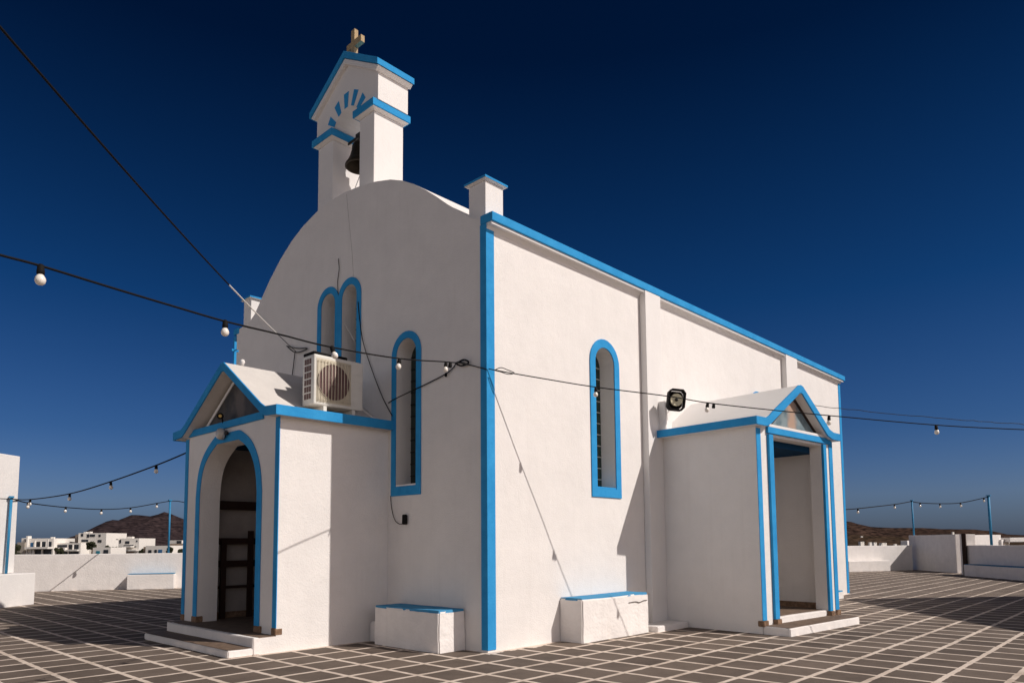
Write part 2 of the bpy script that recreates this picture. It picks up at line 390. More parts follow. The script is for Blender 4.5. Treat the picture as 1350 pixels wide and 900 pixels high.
# ================================================================ CHURCH
CH = thing('church', (0, 0, 0), 'white church with blue trim, barrel roof and open bell gable', 'church')
W, LEN, EAVE = 8.36, 15.4, 6.68
gable = [(.10,6.66),(.28,6.70),(.42,6.79),(.57,6.90),(.74,7.03),(.9,7.15),(1.18,7.38),(1.48,7.61),(1.79,7.82),(2.09,7.99),(2.44,8.14),(2.9,8.27),(3.38,8.36),(3.89,8.42),(4.2,8.43),(4.6,8.41),(4.95,8.36),(5.43,8.24),(5.89,8.06),(6.36,7.79),(6.85,7.42),(7.25,7.05),(7.5,6.82),(7.74,6.70),(8.0,6.66),(8.26,6.64)]
outline = [(0, -.3), (W, -.3), (W, 6.64)] + gable[::-1] + [(0, 6.66)]
h1 = arch(1.95, .275, 2.58, 5.12)
h2 = arch(3.69, .25, 4.3, 6.52); h3 = arch(4.42, .25, 4.3, 6.52)
door_f = [(3.2, .2), (5.1, .2), (5.1, 3.0), (3.2, 3.0)]
fw = MB().prism(outline, YZ, 0, .36, holes=[h1, h2, h3, door_f])
fw.build('front_wall', WHITE, CH)
side_out = [(.36, -.3), (LEN, -.3), (LEN, 6.55), (.36, 6.55)]
s1 = arch(3.03, .29, 2.57, 5.16); s2 = arch(9.46, .29, 2.57, 5.16)
MB().prism(side_out, XZ, 0, .36, holes=[s1, s2, [(5.7, .2), (6.9, .2), (6.9, 2.9), (5.7, 2.9)]]).build('side_wall', WHITE, CH)
MB().box(.3605, LEN, W-.36, W, -.3, 6.55).build('side_wall', WHITE, CH)
MB().box(LEN-.36, LEN-.001, .361, W-.361, -.3, 6.6).build('rear_wall', WHITE, CH)
# vault
inner = [(.1, 6.3)]+[(y, z) for y, z in gable]+[(8.26, 6.3)]
MB().prism(inner, YZ, .3605, LEN, ).build('roof', WSMOOTH, CH)
# cornice along the eave
def taper(y, z0, z1):  # white coving under the blue band
    return [(0, z0), (-y, z1), (0, z1)]
cor = MB()
cor.prism([(0.1, 6.44), (-.003, 6.44), (-.05, 6.50), (-.12, 6.50), (-.12, 6.538), (0.1, 6.538)], YZ, .002, LEN-.002); cor.build('cornice_soffit', WSMOOTH, CH)
MB().box(-.012, LEN+.08, -.15, .12, 6.54, 6.685).build('cornice', BLUE, CH, bevel=.012)
MB().box(-.012, LEN+.08, W-.12, W+.15, 6.54, 6.685).build('cornice', BLUE, CH, bevel=.012)
# pilasters on the side wall
for x0, x1 in ((4.24, 4.80), (11.0, 11.75)):
    MB().box(x0, x1, -.14, -.002, -.2, 6.539).build('pilaster', WSMOOTH, CH, bevel=.012)
# blue corner strips
def strip(poly, z0, z1, name='corner_strip'):
    MB().prism(poly, lambda p, q, w: (p, q, w), z0, z1).build(name, BLUE, CH, bevel=.006)
strip([(-.012, -.012), (.165, -.012), (.165, -.002), (-.002, -.002), (-.002, .125), (-.012, .125)], .03, 6.535)
strip([(LEN-.17, -.012), (LEN+.012, -.012), (LEN+.012, .13), (LEN+.002, .13), (LEN+.002, -.002), (LEN-.17, -.002)], .03, 6.5)
strip([(-.012, W-.01), (-.012, W+.14), (.15, W+.14), (.15, W+.002), (-.002, W+.002), (-.002, W-.01)], .03, 6.5)
# piers at the roof corners
for y0, y1 in ((.07, .45), (7.80, 8.16)):
    MB().box(.06, .46, y0, y1, 6.60, 7.28).build('roof_pier', WSMOOTH, CH, bevel=.012)
    o = MB().hexa([(.055,y0-.005,7.281),(.465,y0-.005,7.281),(.465,y1+.005,7.281),(.055,y1+.005,7.281),(.005,y0-.055,7.30),(.515,y0-.055,7.30),(.515,y1+.055,7.30),(.005,y1+.055,7.30)]).build('pier_cap', WSMOOTH, CH, bevel=.004)
    MB().box(.005, .515, y0-.055, y1+.055, 7.302, 7.335).build('pier_cap_edge', BLUE, o)

# windows
def ring_trim(c, hw, z0, zt, t, fn, a, b, name, parent, bottom=.16):
    inn = arch(c, hw, z0, zt); out = arch(c, hw+t, z0-bottom, zt+t)
    return MB().prism(out, fn, a, b, holes=[inn]).build(name, BLUE, parent, bevel=.006)
def window(c, hw, z0, zt, fn, sgn_x, green, parent=CH, trim=True, t=.125):
    # glazing set deep in the reveal: the window is the glass pane; frame and bars are its sub-parts
    pane = MB().prism(arch(c, hw-.003, z0+.002, zt-.003), fn, .315, .33).build('window', GREENG if green else GLASSD, parent)
    if trim: ring_trim(c, hw, z0, zt, t, fn, -.022, -.002, 'frame', pane)
    gb = MB()
    z = z0+.2
    while z < zt-.1:
        half = hw-.006 if z < zt-hw else math.sqrt(max(0, hw*hw-(z-zt+hw)**2))-.006
        if half > .03: gb.prism([(c-half, z-.009), (c+half, z-.009), (c+half, z+.009), (c-half, z+.009)], fn, .302, .3145)
        z += .21
    gb.prism([(c-.009, z0+.01), (c+.009, z0+.01), (c+.009, zt-.02), (c-.009, zt-.02)], fn, .300, .3015)
    gb.build('glazing_bars', LEAD if green else DARKMETAL, pane)
    # sill lip
    MB().prism([(c-hw+.004, z0+.003), (c+hw-.004, z0+.003), (c+hw-.004, z0+.03), (c-hw+.004, z0+.03)], fn, -.01, .28).build('sill', BLUE if green else WSMOOTH, pane)
    return pane
window(1.95, .275, 2.58, 5.12, YZ, 1, False)
p3 = window(3.69, .25, 4.3, 6.52, YZ, 1, False, trim=False); window(4.42, .25, 4.3, 6.52, YZ, 1, False, trim=False)
def twin_outline(cs, r, zt, z0, n=16):
    zs = zt-r; (c1, c2) = cs; mid = (c1+c2)/2; dz = math.sqrt(max(0, r*r-(mid-c1)**2)); a0 = math.atan2(dz, mid-c1)
    pts = [(c1-r, z0), (c2+r, z0)]
    pts += [(c2+r*math.cos(t), zs+r*math.sin(t)) for t in [ (math.pi-a0)*i/n for i in range(n+1)]]
    pts += [(c1+r*math.cos(t), zs+r*math.sin(t)) for t in [ a0+(math.pi-a0)*i/n for i in range(n+1)]][1:]
    return pts
MB().prism(twin_outline((3.69, 4.42), .385, 6.655, 4.2), YZ, -.022, -.002, holes=[h2, h3]).build('frame', BLUE, p3, bevel=.006)
window(3.03, .29, 2.57, 5.16, XZ, 1, True, t=.16); window(9.46, .29, 2.57, 5.16, XZ, 1, True, t=.16)

# bell gable
y0, y1 = 3.31, 5.30
hole = [(3.79, 10.10), (4.75, 10.10)] + [(4.27+.48*math.cos(math.pi*i/16), 10.10+.33*math.sin(math.pi*i/16)) for i in range(1, 16)]
body = [(3.19, 10.131), (3.79, 10.131), (3.79, 10.10)]
arc_ = [(4.27+.48*math.cos(math.pi*i/16), 10.03+.40*math.sin(math.pi*i/16)) for i in range(17)]
body = [(3.19, 10.131)] + [p for p in arc_[::-1] if p[1] > 10.131] + [(5.37, 10.131), (5.37, 10.70), (4.25, 11.36), (3.19, 10.73)]
BT = MB().prism(body, YZ, .25, .97).build('bell_gable', WSMOOTH, CH)
for a, b in ((3.31, 3.79), (4.75, 5.30)): MB().box(.25, .95, a, b, 8.0, 9.945).build('gable_pillar', WSMOOTH, BT, bevel=.012)
for a, b in ((3.31, 3.79), (4.75, 5.30)):
    MB().hexa([(.235,a-.015,9.946),(.965,a-.015,9.946),(.965,b+.015,9.946),(.235,b+.015,9.946),(.17,a-.08,9.985),(1.03,a-.08,9.985),(1.03,b+.08,9.985),(.17,b+.08,9.985)]).build('capital_moulding', WSMOOTH, BT)
    MB().box(.145, 1.055, a-.105, b+.105, 9.987, 10.13).build('capital', BLUE, BT, bevel=.008)
top = [(3.07,10.86),(4.23,11.57),(5.52,10.80),(5.52,10.68),(4.23,11.43),(3.07,10.735)]
MB().prism(top, YZ, .14, 1.04).build('gable_coping', BLUE, BT, bevel=.006)
und = [(3.09,10.735),(4.23,11.42),(5.49,10.685),(5.41,10.62),(4.23,11.31),(3.17,10.665)]
MB().prism(und, YZ, .17, 1.02).build('gable_moulding', WSMOOTH, BT, bevel=.01)
N13 = 13; wd = MB()
for i in range(0, N13, 2):
    t0, t1 = math.pi*i/N13+.008, math.pi*(i+1)/N13-.008
    def pt(r, t, k=1): return (4.27+r*math.cos(t), 9.98+r*k*math.sin(t))
    wd.prism([pt(.482, t0, .92), pt(.482, t1, .92), pt(.76, t1), pt(.76, t0)], YZ, .242, .2495)
wd.build('arch_wedges', BLUE, BT)
cr = MB(); cx = .34
cy_ = 4.14; hw_ = .06; zb_, za_, zt_ = 11.45, 11.745, 12.06
cr.prism([(cy_-hw_,zb_),(cy_+hw_,zb_),(cy_+hw_,za_-.07),(cy_+.22,za_-.07),(cy_+.22,za_+.07),(cy_+hw_,za_+.07),(cy_+hw_,zt_),(cy_-hw_,zt_),(cy_-hw_,za_+.07),(cy_-.29,za_+.07),(cy_-.29,za_-.07),(cy_-hw_,za_-.07)], YZ, cx-.045, cx+.045)
CROSS = cr.build('cross', CROSSM, BT, bevel=.006)

# ---------------- front porch (arched)
PX = -2.05; Y0, Y1 = 2.45, 5.93; FLZ = .25
PM = (Y0+Y1)/2
op = [(3.13, -.1), (5.27, -.1), (5.27, 2.45), (5.23, 2.78), (5.12, 3.02), (4.92, 3.20), (4.62, 3.36), (3.80, 3.36), (3.50, 3.22), (3.32, 3.04), (3.18, 2.78), (3.13, 2.45)]
def smooth_poly(poly, keep, it=2):
    """Chaikin rounding of the segment between indices"""
    a, b = keep; pts = poly[a:b+1]
    for _ in range(it):
        q = [pts[0]]
        for s, t in zip(pts[:-1], pts[1:]): q += [(s[0]*.75+t[0]*.25, s[1]*.75+t[1]*.25), (s[0]*.25+t[0]*.75, s[1]*.25+t[1]*.75)]
        pts = q+[pts[-1]]
    return poly[:a]+pts+poly[b+1:]
opS = smooth_poly(op, (2, 6), 2); k = len(opS)-len(op)
opS = smooth_poly(opS, (7+k, 11+k), 2)
# porch fabric: side walls + front wall with arched opening + triangular tympanum
PF = MB().prism([(Y0, -.1), (3.13, -.1)] + [p for p in opS[::-1] if p[1] > 0][::1] + [(5.27, -.1), (Y1, -.1), (Y1, 3.6), (Y0, 3.6)], YZ, PX, PX+.36)
PORCH = PF.build('front_porch', WHITE, CH)
MB().box(PX+.36, -.001, Y0, Y0+.24, -.1, 3.6).build('porch_side_wall', WHITE, PORCH)
MB().box(PX+.36, -.001, Y1-.24, Y1, -.1, 3.6).build('porch_side_wall', mat('shade_toned_plaster', (.42, .37, .34), .95, .4, 30, .3, 2), PORCH)  # far inner wall: the porch's interior shade is put into the plaster colour
# roof with flared eaves
def roof_profile(a, b, c, ze, za, tail, n=5):
    pts = [(a, ze), (a+tail, ze+.02)]
    pts += [(a+tail+.14, ze+.09)]
    pts += [(c-.05, za-.02), (c+.05, za-.02)]
    pts += [(b-tail-.14, ze+.09), (b-tail, ze+.02), (b, ze)]
    return pts
rt = roof_profile(2.29, 6.13, 4.15, 3.715, 4.71, .34)
low = [(y, z-.14) for y, z in rt]
rf = MB().prism(rt+low[::-1], YZ, PX-.14, -.003)
rf.build('porch_roof', ROOFW, PORCH)
band = MB().prism([(y, z+.004) for y, z in rt]+[(y, z-.005) for y, z in low[::-1]], YZ, PX-.17, PX-.142); band.build('gable_trim', BLUE, PORCH, bevel=.005)
MB().box(PX-.17, -.003, 2.265, 2.289, 3.565, 3.722).build('eave_trim', BLUE, PORCH, bevel=.004)
MB().box(PX-.17, -.003, 6.131, 6.155, 3.565, 3.722).build('eave_trim', BLUE, PORCH)
MB().prism([(2.92,3.601),(5.42,3.601),(5.42,3.73),(4.15,4.53),(2.92,3.74)], YZ, PX+.10, PX+.3).build('tympanum', WSMOOTH, PORCH)
MB().box(PX+.0, PX+.36, Y0, Y1, 3.601, 3.72).build('lintel', WSMOOTH, PORCH)
bl = MB().prism([(2.95,3.60),(5.80,3.60),(5.80,3.72),(2.95,3.72)], YZ, PX-.035, PX-.003); bl.build('lintel_trim', BLUE, PORCH, bevel=.004)
IC1 = painting('dark_icon', (.010, .010, .012), (.045, .034, .026), (.11, .085, .068), 4.0, 3.98, 'y')
MB().prism([(3.17,3.745),(5.20,3.745),(4.17,4.40)], YZ, PX+.075, PX+.097).build('pediment_painting', IC1, PORCH)
MB().prism([(3.11,3.722),(5.28,3.722),(4.17,4.44)], YZ, PX+.06, PX+.074, holes=[[(3.2,3.752),(5.16,3.752),(4.17,4.385)]]).build('painting_frame', WSMOOTH, PORCH)
MB().box(PX+.36, -.003, Y0+.24, Y1-.24, 3.44, 3.55).build('porch_ceiling', CEIL, PORCH)
# blue strips on the porch front
for a, b in ((Y0-.0, Y0+.11), (Y1-.11, Y1+.0)):
    MB().box(PX-.014, PX-.002, a-.012, b, FLZ+.11, 3.575).build('corner_strip', BLUE, PORCH)
inn = [p for p in opS if p[1] > 0]
at_ = MB()
def offs(poly, d, c=(4.2, 1.6)):
    out = []
    n = len(poly)
    for i, p in enumerate(poly):
        a = poly[max(i-1, 0)]; b = poly[min(i+1, n-1)]
        t = (b[0]-a[0], b[1]-a[1]); l = math.hypot(*t) or 1; nx, ny = t[1]/l, -t[0]/l
        out.append((p[0]+nx*d, p[1]+ny*d))
    return out
path = [(5.272, FLZ+.1)]+inn+[(3.128, FLZ+.1)]
outp = offs(path, .16)
at_.prism(path+outp[::-1], YZ, PX-.016, PX-.003); at_.build('arch_trim', BLUE, PORCH, bevel=.004)
for a, b in ((Y0-.008, Y0+.12), (2.9, 3.14), (5.25, 5.46), (Y1-.13, Y1+.008)):
    MB().rough_box(PX-.02, PX+.1, a, b, FLZ-.0, FLZ+.105, .004, 2, .008).build('stone_foot', STONE, PORCH)
MB().box(PX+.12, -.003, Y0+.241, Y0+.262, FLZ, FLZ+.11).build('skirting', STONE, PORCH)
MB().box(PX+.37, -.003, Y1-.262, Y1-.241, FLZ, FLZ+.11).build('skirting', STONE, PORCH)
MB().box(-2.32, PX, Y0, Y1-.05, -.05, FLZ-.012).build('porch_base', WHITE, PORCH)
MB().box(-2.31, -.003, Y0+.012, Y1-.06, FLZ-.0115, FLZ).build('porch_floor', FLOORT, PORCH)
MB().rough_box(-2.42, -2.3205, Y0-.03, 5.62, .0, FLZ-.003, .006, 6, .012).build('step', WHITE_ROUGH, PORCH)
MB().rough_box(-2.80, -2.425, Y0-.03, 5.60, .0, .105, .006, 6, .012).build('step', WHITE_ROUGH, PORCH)
MB().box(-2.79, -2.43, Y0+.01, 5.59, .1101, .1145).build('step_tread', FLOORT, PORCH)
# front door inside the porch
dr = MB().box(.2, .26, 3.2, 5.1, .25, 3.0); DOOR = dr.build('door', WOOD, CH)
# round bulkhead lamp and small spotlight over the arch
LMP = MB().lathe([(.0, .10), (.05, .105), (.085, .085), (.10, .045), (.10, 0)][::-1], (PX-.05, 4.31, 3.50), 20, (-1, 0, 0)).build('porch_lamp', mat('lamp_glass', (.5, .47, .42), .3, spec=.5), PORCH)
MB().lathe([(.06, 0), (.06, .04)], (PX-.012, 4.31, 3.50), 16, (-1, 0, 0)).build('lamp_mount', DARKMETAL, LMP)
MB().lathe([(.035, 0), (.04, .04)], (PX-.04, 4.15, 3.50), 12, (-1, 0, 0)).build('lamp_sensor', DARKMETAL, LMP)
SPT = MB().lathe([(.02, 0), (.045, .04), (.055, .15)], (PX-.06, 4.36, 3.81), 14, (-.5, -.8, -.1)).build('spotlight', BLACK, PORCH)
MB().lathe([(.028, 0), (.026, .01)], Vector((PX-.06, 4.36, 3.81))+Vector((-.5, -.8, -.1)).normalized()*.151, 14, (-.5, -.8, -.1)).build('spotlight_lens', ORANGE, SPT)
MB().tube([(PX-.03, 4.36, 3.70), (PX-.05, 4.36, 3.80)], .012).build('spotlight_bracket', BLACK, SPT)
# little blue cross on the porch ridge + white knob
c = MB(); c.box(-2.02, -1.98, 4.13, 4.17, 4.69, 5.10).box(-2.06, -1.94, 4.135, 4.165, 4.93, 4.965); c.build('ridge_cross', BLUE, PORCH)
MB().lathe([(.02, 0), (.03, .05), (.045, .08), (.03, .12), (0, .13)], (-1.86, 4.15, 4.69), 12).build('ridge_knob', WSMOOTH, PORCH)

# ---------------- side porch (square doorway), turned 5 degrees
A5 = R(5)
XF = Matrix.Translation(Vector((4.88, 0, 0))) @ Matrix.Rotation(-A5, 4, 'Z')
def sp(g_, name, m_, parent=None, **k): return g_.build(name, m_, parent, xf=XF, **k)
SX0, SX1, SY = -.1, 2.87, -2.15; O0, O1 = .41, 2.40; FZ = .14
fr = MB().prism([(SX0, -.3), (O0, -.3), (O0, 3.50), (O1, 3.50), (O1, -.3), (SX1, -.3), (SX1, 3.655), (SX0, 3.655)], XZ, SY, SY+.24)
SP = sp(fr, 'side_porch', WHITE, CH)
sp(MB().box(SX0, SX0+.22, SY+.24, .2, -.3, 3.655), 'porch_side_wall', WHITE, SP)
sp(MB().box(SX1-.22, SX1, SY+.24, -.25, -.3, 3.62), 'porch_side_wall', WHITE, SP)
srt = [(-.30,3.78),(.02,3.785),(.14,3.84),(.28,3.94),(1.20,4.50),(1.27,4.545),(1.36,4.56),(1.45,4.54),(1.52,4.49),(2.36,3.92),(2.50,3.82),(2.66,3.775),(2.95,3.77)]
slow = [(-.30,3.645),(.05,3.645),(.18,3.70),(.34,3.80),(1.24,4.36),(1.30,4.40),(1.36,4.41),(1.42,4.40),(1.48,4.35),(2.26,3.80),(2.42,3.69),(2.62,3.64),(2.95,3.635)]
sp(MB().prism(srt+slow[::-1], XZ, SY-.12, .30), 'porch_roof', WSMOOTH, SP)
sp(MB().prism([(x, z+.004) for x, z in srt]+[(x, z-.005) for x, z in slow[::-1]], XZ, SY-.15, SY-.122), 'gable_trim', BLUE, SP, bevel=.005)
sp(MB().box(-.325, -.301, SY-.15, -.0, 3.64, 3.784), 'eave_trim', BLUE, SP, bevel=.004)
sp(MB().box(2.951, 2.975, SY-.15, -.25, 3.63, 3.774), 'eave_trim', BLUE, SP)
sp(MB().prism([(.32,3.621),(2.45,3.621),(2.45,3.66),(1.36,4.38),(.32,3.69)], XZ, SY+.08, SY+.2), 'tympanum', WSMOOTH, SP)
sp(MB().box(SX0+.01, SX1-.01, SY+.004, SY+.236, 3.6555, 3.69), 'lintel', WSMOOTH, SP)
sp(MB().box(.24, 2.74, SY-.05, SY-.002, 3.55, 3.665), 'lintel_trim', BLUE, SP, bevel=.004)
sp(MB().box(.30, 2.66, SY-.045, SY+.06, 3.667, 3.72), 'lintel_ledge', WSMOOTH, SP, bevel=.004)
IC2 = painting('blue_fresco', (.075, .13, .16), (.20, .26, .28), (.40, .27, .20), 6.05, 3.98, 'x')
sp(MB().prism([(.52,3.735),(2.30,3.735),(1.40,4.34)], XZ, SY+.055, SY+.078), 'pediment_painting', IC2, SP)
sp(MB().prism([(.45,3.722),(2.40,3.722),(1.40,4.39)], XZ, SY+.04, SY+.054, holes=[[(.56,3.75),(2.24,3.75),(1.40,4.32)]]), 'painting_frame', WOOD, SP)
sp(MB().box(SX0+.22, SX1-.22, SY+.24, .0, 3.38, 3.5), 'porch_ceiling', CEIL, SP)
for i, (a, b, d0) in enumerate(((SX0-.012, .035, .014), (.265, O0+.005, .05), (O1-.005, 2.52, .05), (2.715, SX1+.0, .014))):
    sp(MB().box(a, b, SY-d0, SY-.002, FZ+.09, 3.53 if 0 < i < 3 else 3.615), 'corner_strip' if i in (0, 3) else 'door_trim', BLUE, SP, bevel=.004)
    sp(MB().rough_box(a-.01, b+.01, SY-d0-.03, SY+.08, FZ-.01, FZ+.088, .004, 2, .008), 'stone_foot', STONE, SP)
sp(MB().box(O1, SX1-.222, SY+.241, SY+.26, FZ+.1, FZ+.22), 'skirting', STONE, SP)
sp(MB().box(SX1-.245, SX1-.221, SY+.262, -.28, FZ+.1, FZ+.22), 'skirting', STONE, SP)
sp(MB().box(SX0+.2, SX1-.2, SY+.12, -.003, -.1, FZ+.11), 'porch_floor', FLOORT, SP)
sp(MB().rough_box(O0, O1, SY+.02, SY+.119, FZ-.1, FZ+.105, .004, 4, .012), 'threshold', WHITE_ROUGH, SP)
sp(MB().rough_box(SX0, 2.62, SY-.50, SY-.003, -.1, FZ-.006, .006, 5, .012), 'step', WHITE_ROUGH, SP)
sp(MB().box(SX0+.02, 2.60, SY-.47, SY-.02, FZ, FZ+.005), 'step_tread', FLOORT, SP)
MB().box(5.7, 6.9, .2, .26, .25, 2.9).build('door', WOOD, CH)

# hairline crack and stuck-on cables belonging to the facade
def cable_on(pts, x, r, name, m_, parent=None, f=at_x):
    P = [f(u, v, x) for u, v in pts]
    Q = []
    for i in range(len(P)-1):
        for k_ in range(4):
            t = k_/4; p0 = P[max(i-1, 0)]; p1 = P[i]; p2 = P[i+1]; p3_ = P[min(i+2, len(P)-1)]
            Q.append(.5*((2*p1)+(p2-p0)*t+(2*p0-5*p1+4*p2-p3_)*t*t+(3*p1-p0-3*p2+p3_)*t**3))
    Q.append(P[-1])
    return MB().tube(Q, r, 6).build(name, m_, parent)
cable_on([(457, 256), (460, 290), (464, 330), (466, 364)], .001, .004, 'wall_crack', mat('crack_grey', (.35, .32, .3)), CH)

# ================================================================ BELL
bc = Vector((.60, 4.27, 0))
BELL = thing('bell', (bc.x, bc.y, 9.3), 'dark bronze bell hanging in the arch of the bell gable', 'bell')
bb = MB().lathe([(.31, 9.30), (.305, 9.34), (.26, 9.41), (.21, 9.52), (.18, 9.64), (.17, 9.74), (.14, 9.81), (.07, 9.86), (.02, 9.87)], (bc.x, bc.y, 0), 28, cap=False)
o = bb.build('bell_body', BRONZE, BELL); sm = o.modifiers.new('s', 'SOLIDIFY'); sm.thickness = .02
MB().tube([(bc.x, bc.y, 9.81), (bc.x, bc.y, 9.93)], .045).box(bc.x-.05, bc.x+.05, bc.y-.11, bc.y+.11, 9.93, 10.03).tube([(bc.x, bc.y-.46, 9.98), (bc.x, bc.y+.46, 9.98)], .028).build('yoke', DARKMETAL, BELL)
MB().tube([(bc.x, bc.y, 9.78), (bc.x, bc.y, 9.2)], .012).lathe([(.0, 9.13), (.04, 9.16), (.045, 9.2), (.02, 9.25)], (bc.x, bc.y, 0), 12).build('clapper', DARKMETAL, BELL)
MB().tube([(bc.x, bc.y, 9.15), (bc.x-.1, bc.y+.06, 8.8), (bc.x-.2, bc.y+.18, 8.45)], .008, 5).build('bell_rope', ROPEW, BELL)

# ================================================================ BENCHES
def bench(x0, x1, y0, y1, h, label, wob=.012):
    o = MB().rough_box(x0, x1, y0, y1, -.05, h, wob, 6, .02).build('masonry_bench', WHITE_ROUGH, origin=((x0+x1)/2, (y0+y1)/2, 0))
    t = MB().rough_box(x0+.02, x1-.02, y0+.02, y1-.005, h-.03, h+.018, .004, 5, .006).build('seat_top', BLUE_WORN, o)
    return tag(o, label, 'bench')
bench(-.54, -.002, .48, 2.07, .60, 'white masonry bench with blue top against the shaded front wall, right of the air conditioner')
bench(1.66, 3.6, -.47, -.002, .69, 'cracked white masonry bench with blue top against the sunlit side wall')
bench(10.6, 13.55, -.47, -.002, .2, 'low masonry bench with blue top at the far end of the sunlit side wall')
cb = MB().rough_box(-.36, -.003, 2.09, 2.44, -.02, .33, .01, 3, .02)
tag(cb.build('masonry_block', WHITE_ROUGH, origin=(-.2, 2.26, 0)), 'small white masonry block in the corner between front wall and porch', 'block')
cs = MB().rough_box(3.64, 4.72, -.62, -.14, -.02, .10, .008, 4, .012)
tag(cs.build('concrete_slab', WHITE_ROUGH, origin=(4.2, -.4, 0)), 'low flat white slab between the sunlit bench and the side porch', 'slab')

# crack on the side bench
ck = cable_on([(829, 794), (838, 792.5), (843, 793.5), (849, 791), (853, 790.5)], -.478, .007, 'bench_crack', mat('crack_dark', (.12, .1, .09)), bpy.data.objects['masonry_bench.001'], at_y)

# ================================================================ AIR CONDITIONER
ax0, ax1, ay0, ay1, az0, az1 = -1.45, -.50, 2.5, 2.86, 3.86, 4.69
AC = thing('air_conditioner', ((ax0+ax1)/2, (ay0+ay1)/2, az0-.1), 'white air conditioner outdoor unit with round fan grille on the porch roof edge', 'air conditioner')
case = MB().box(ax0, ax1, ay0, ay1, az0, az1).build('casing', ACW, AC, bevel=.025)
cxf = ax0+.36; czf = az0+.40; rf_ = .30
fo = MB().box(ax0+.045, ax0+.70, ay0-.008, ay0-.001, az0+.05, az1-.06).build('fan_panel', ACGRILL, AC, bevel=.002)
n = 40
MB().lathe([(rf_, 0), (rf_, .006)], (cxf, ay0-.009, czf), 40, (0, -1, 0)).build('fan_opening', ACHOLE, fo)
fb = MB()
for i in range(5):
    a = 2*math.pi*i/5
    p = [Vector((cxf, ay0-.017, czf))+Vector((math.cos(a+t)*r_, 0, math.sin(a+t)*r_)) for r_, t in ((.05, 0), (.27, .1), (.27, .75), (.05, .5))]
    vs = [fb.bm.verts.new(q+Vector((0, -.002*(j > 1), 0))) for j, q in enumerate(p)]
    fb.bm.faces.new(vs)
fb.lathe([(.07, 0), (.06, .012)], (cxf, ay0-.016, czf), 18, (0, -1, 0))
fb.build('fan', mat('fan_plastic', (.15, .085, .08), .6), fo)
gr = MB()
for i in range(11):
    x = ax0+.075+i*.0595
    gr.tube([(x, ay0-.035, az0+.07), (x, ay0-.035, az1-.08)], .0055, 6)
for z in (az0+.09, az1-.10): gr.tube([(ax0+.06, ay0-.03, z), (ax0+.69, ay0-.03, z)], .004, 6)
for r_ in (.3,):
    gr.tube([(cxf+r_*math.cos(2*math.pi*k_/30), ay0-.031, czf+r_*math.sin(2*math.pi*k_/30)) for k_ in range(31)], .0035, 5, cap=False)
gr.build('fan_grille', ACGRILL, AC)
# side louvre: dark recess slots on the -x end
sl = MB()
for r_ in range(6):
    for c_ in range(3):
        z = az0+.10+r_*.115; y = ay0+.085+c_*.072
        sl.box(ax0-.0035, ax0-.001, y, y+.058, z, z+.092)
sl.build('side_louvre', ACHOLE, AC)
for i in range(5): MB().box(ax1-.21, ax1-.03, ay0-.006, ay0-.001, az0+.12+i*.12, az0+.128+i*.12).build('panel_rib', ACW, AC)
for x in (ax0+.22, ax1-.18): MB().box(x-.03, x+.03, ay0+.01, ay1-.01, 3.722, az0-.002).build('foot', ACW, AC)
MB().box(ax0+.02, ax1-.28, ay0+.05, ay1+.02, az1+.002, az1+.06).build('top_cover', BLACK, AC, bevel=.02)
MB().tube([(ax1-.02, ay1-.1, az0+.2), (ax1+.12, ay1-.12, az0+.1), (ax1+.30, ay1-.2, az0-.04), (-.02, 2.6, 3.76)], .014, 8).build('refrigerant_pipe', ROPEW, AC)

# ================================================================ LOUDSPEAKER + BLOCK
kb = MB().rough_box(4.62, 4.86, -.30, -.003, 3.80, 4.36, .008, 3, .015)
tag(kb.build('masonry_stub', WSMOOTH, origin=(4.74, -.15, 3.8)), 'small white masonry stub on the wall beside the black floodlight', 'block')
fc = at_y(891.5, 527, -.55); FLD = thing('floodlight', fc, 'square black floodlight with round cream reflector above the side porch roof', 'floodlight')
fd = (CAM-fc); fd.z = 0; fd.normalize(); fd = Vector((fd.x+.1, fd.y-.25, -.10)).normalized()
fr_ = fd.cross(Vector((0, 0, 1))).normalized(); fu = fr_.cross(fd).normalized()
ROT = Matrix.Rotation(R(-6), 3, fd); fr_ = ROT @ fr_; fu = ROT @ fu
def fl(g_, name, m_, parent, **k):
    M4 = Matrix((fr_, fd, fu)).transposed().to_4x4(); M4.translation = fc
    return g_.build(name, m_, parent, xf=M4, **k)
oc = [(-.17,-.14),(-.11,-.21),(.11,-.21),(.17,-.14),(.17,.14),(.11,.21),(-.11,.21),(-.17,.14)]
fl(MB().prism(oc, XZ, -.10, .07, holes=[[(x*.86, z*.86) for x, z in oc]]).prism([(x*.8, z*.8) for x, z in oc], XZ, -.14, -.05), 'housing', BLACK, FLD, bevel=.008)
fl(MB().lathe([(.122, .0), (.122, .075), (.112, .08), (.10, .07), (.06, .062), (.0, .06)], (0, -.049, 0), 24, (0, 1, 0)), 'reflector', CREAM, FLD)
fl(MB().lathe([(.032, 0), (.03, .03), (.012, .04)], (0, .012, 0), 12, (0, 1, 0)), 'driver', DARKMETAL, FLD)
MB().tube([fc-fd*.1, fc-fd*.2+Vector((0, .1, -.1)), Vector((5.05, -.02, fc.z-.12))], .018).build('bracket', DARKMETAL, FLD)
MB().tube([fc-fd*.12+Vector((-.05, 0, -.1)), fc+Vector((-.1, .2, -.3)), fc+Vector((-.02, .35, -.42))], .006).build('lead', ROPEW, FLD)

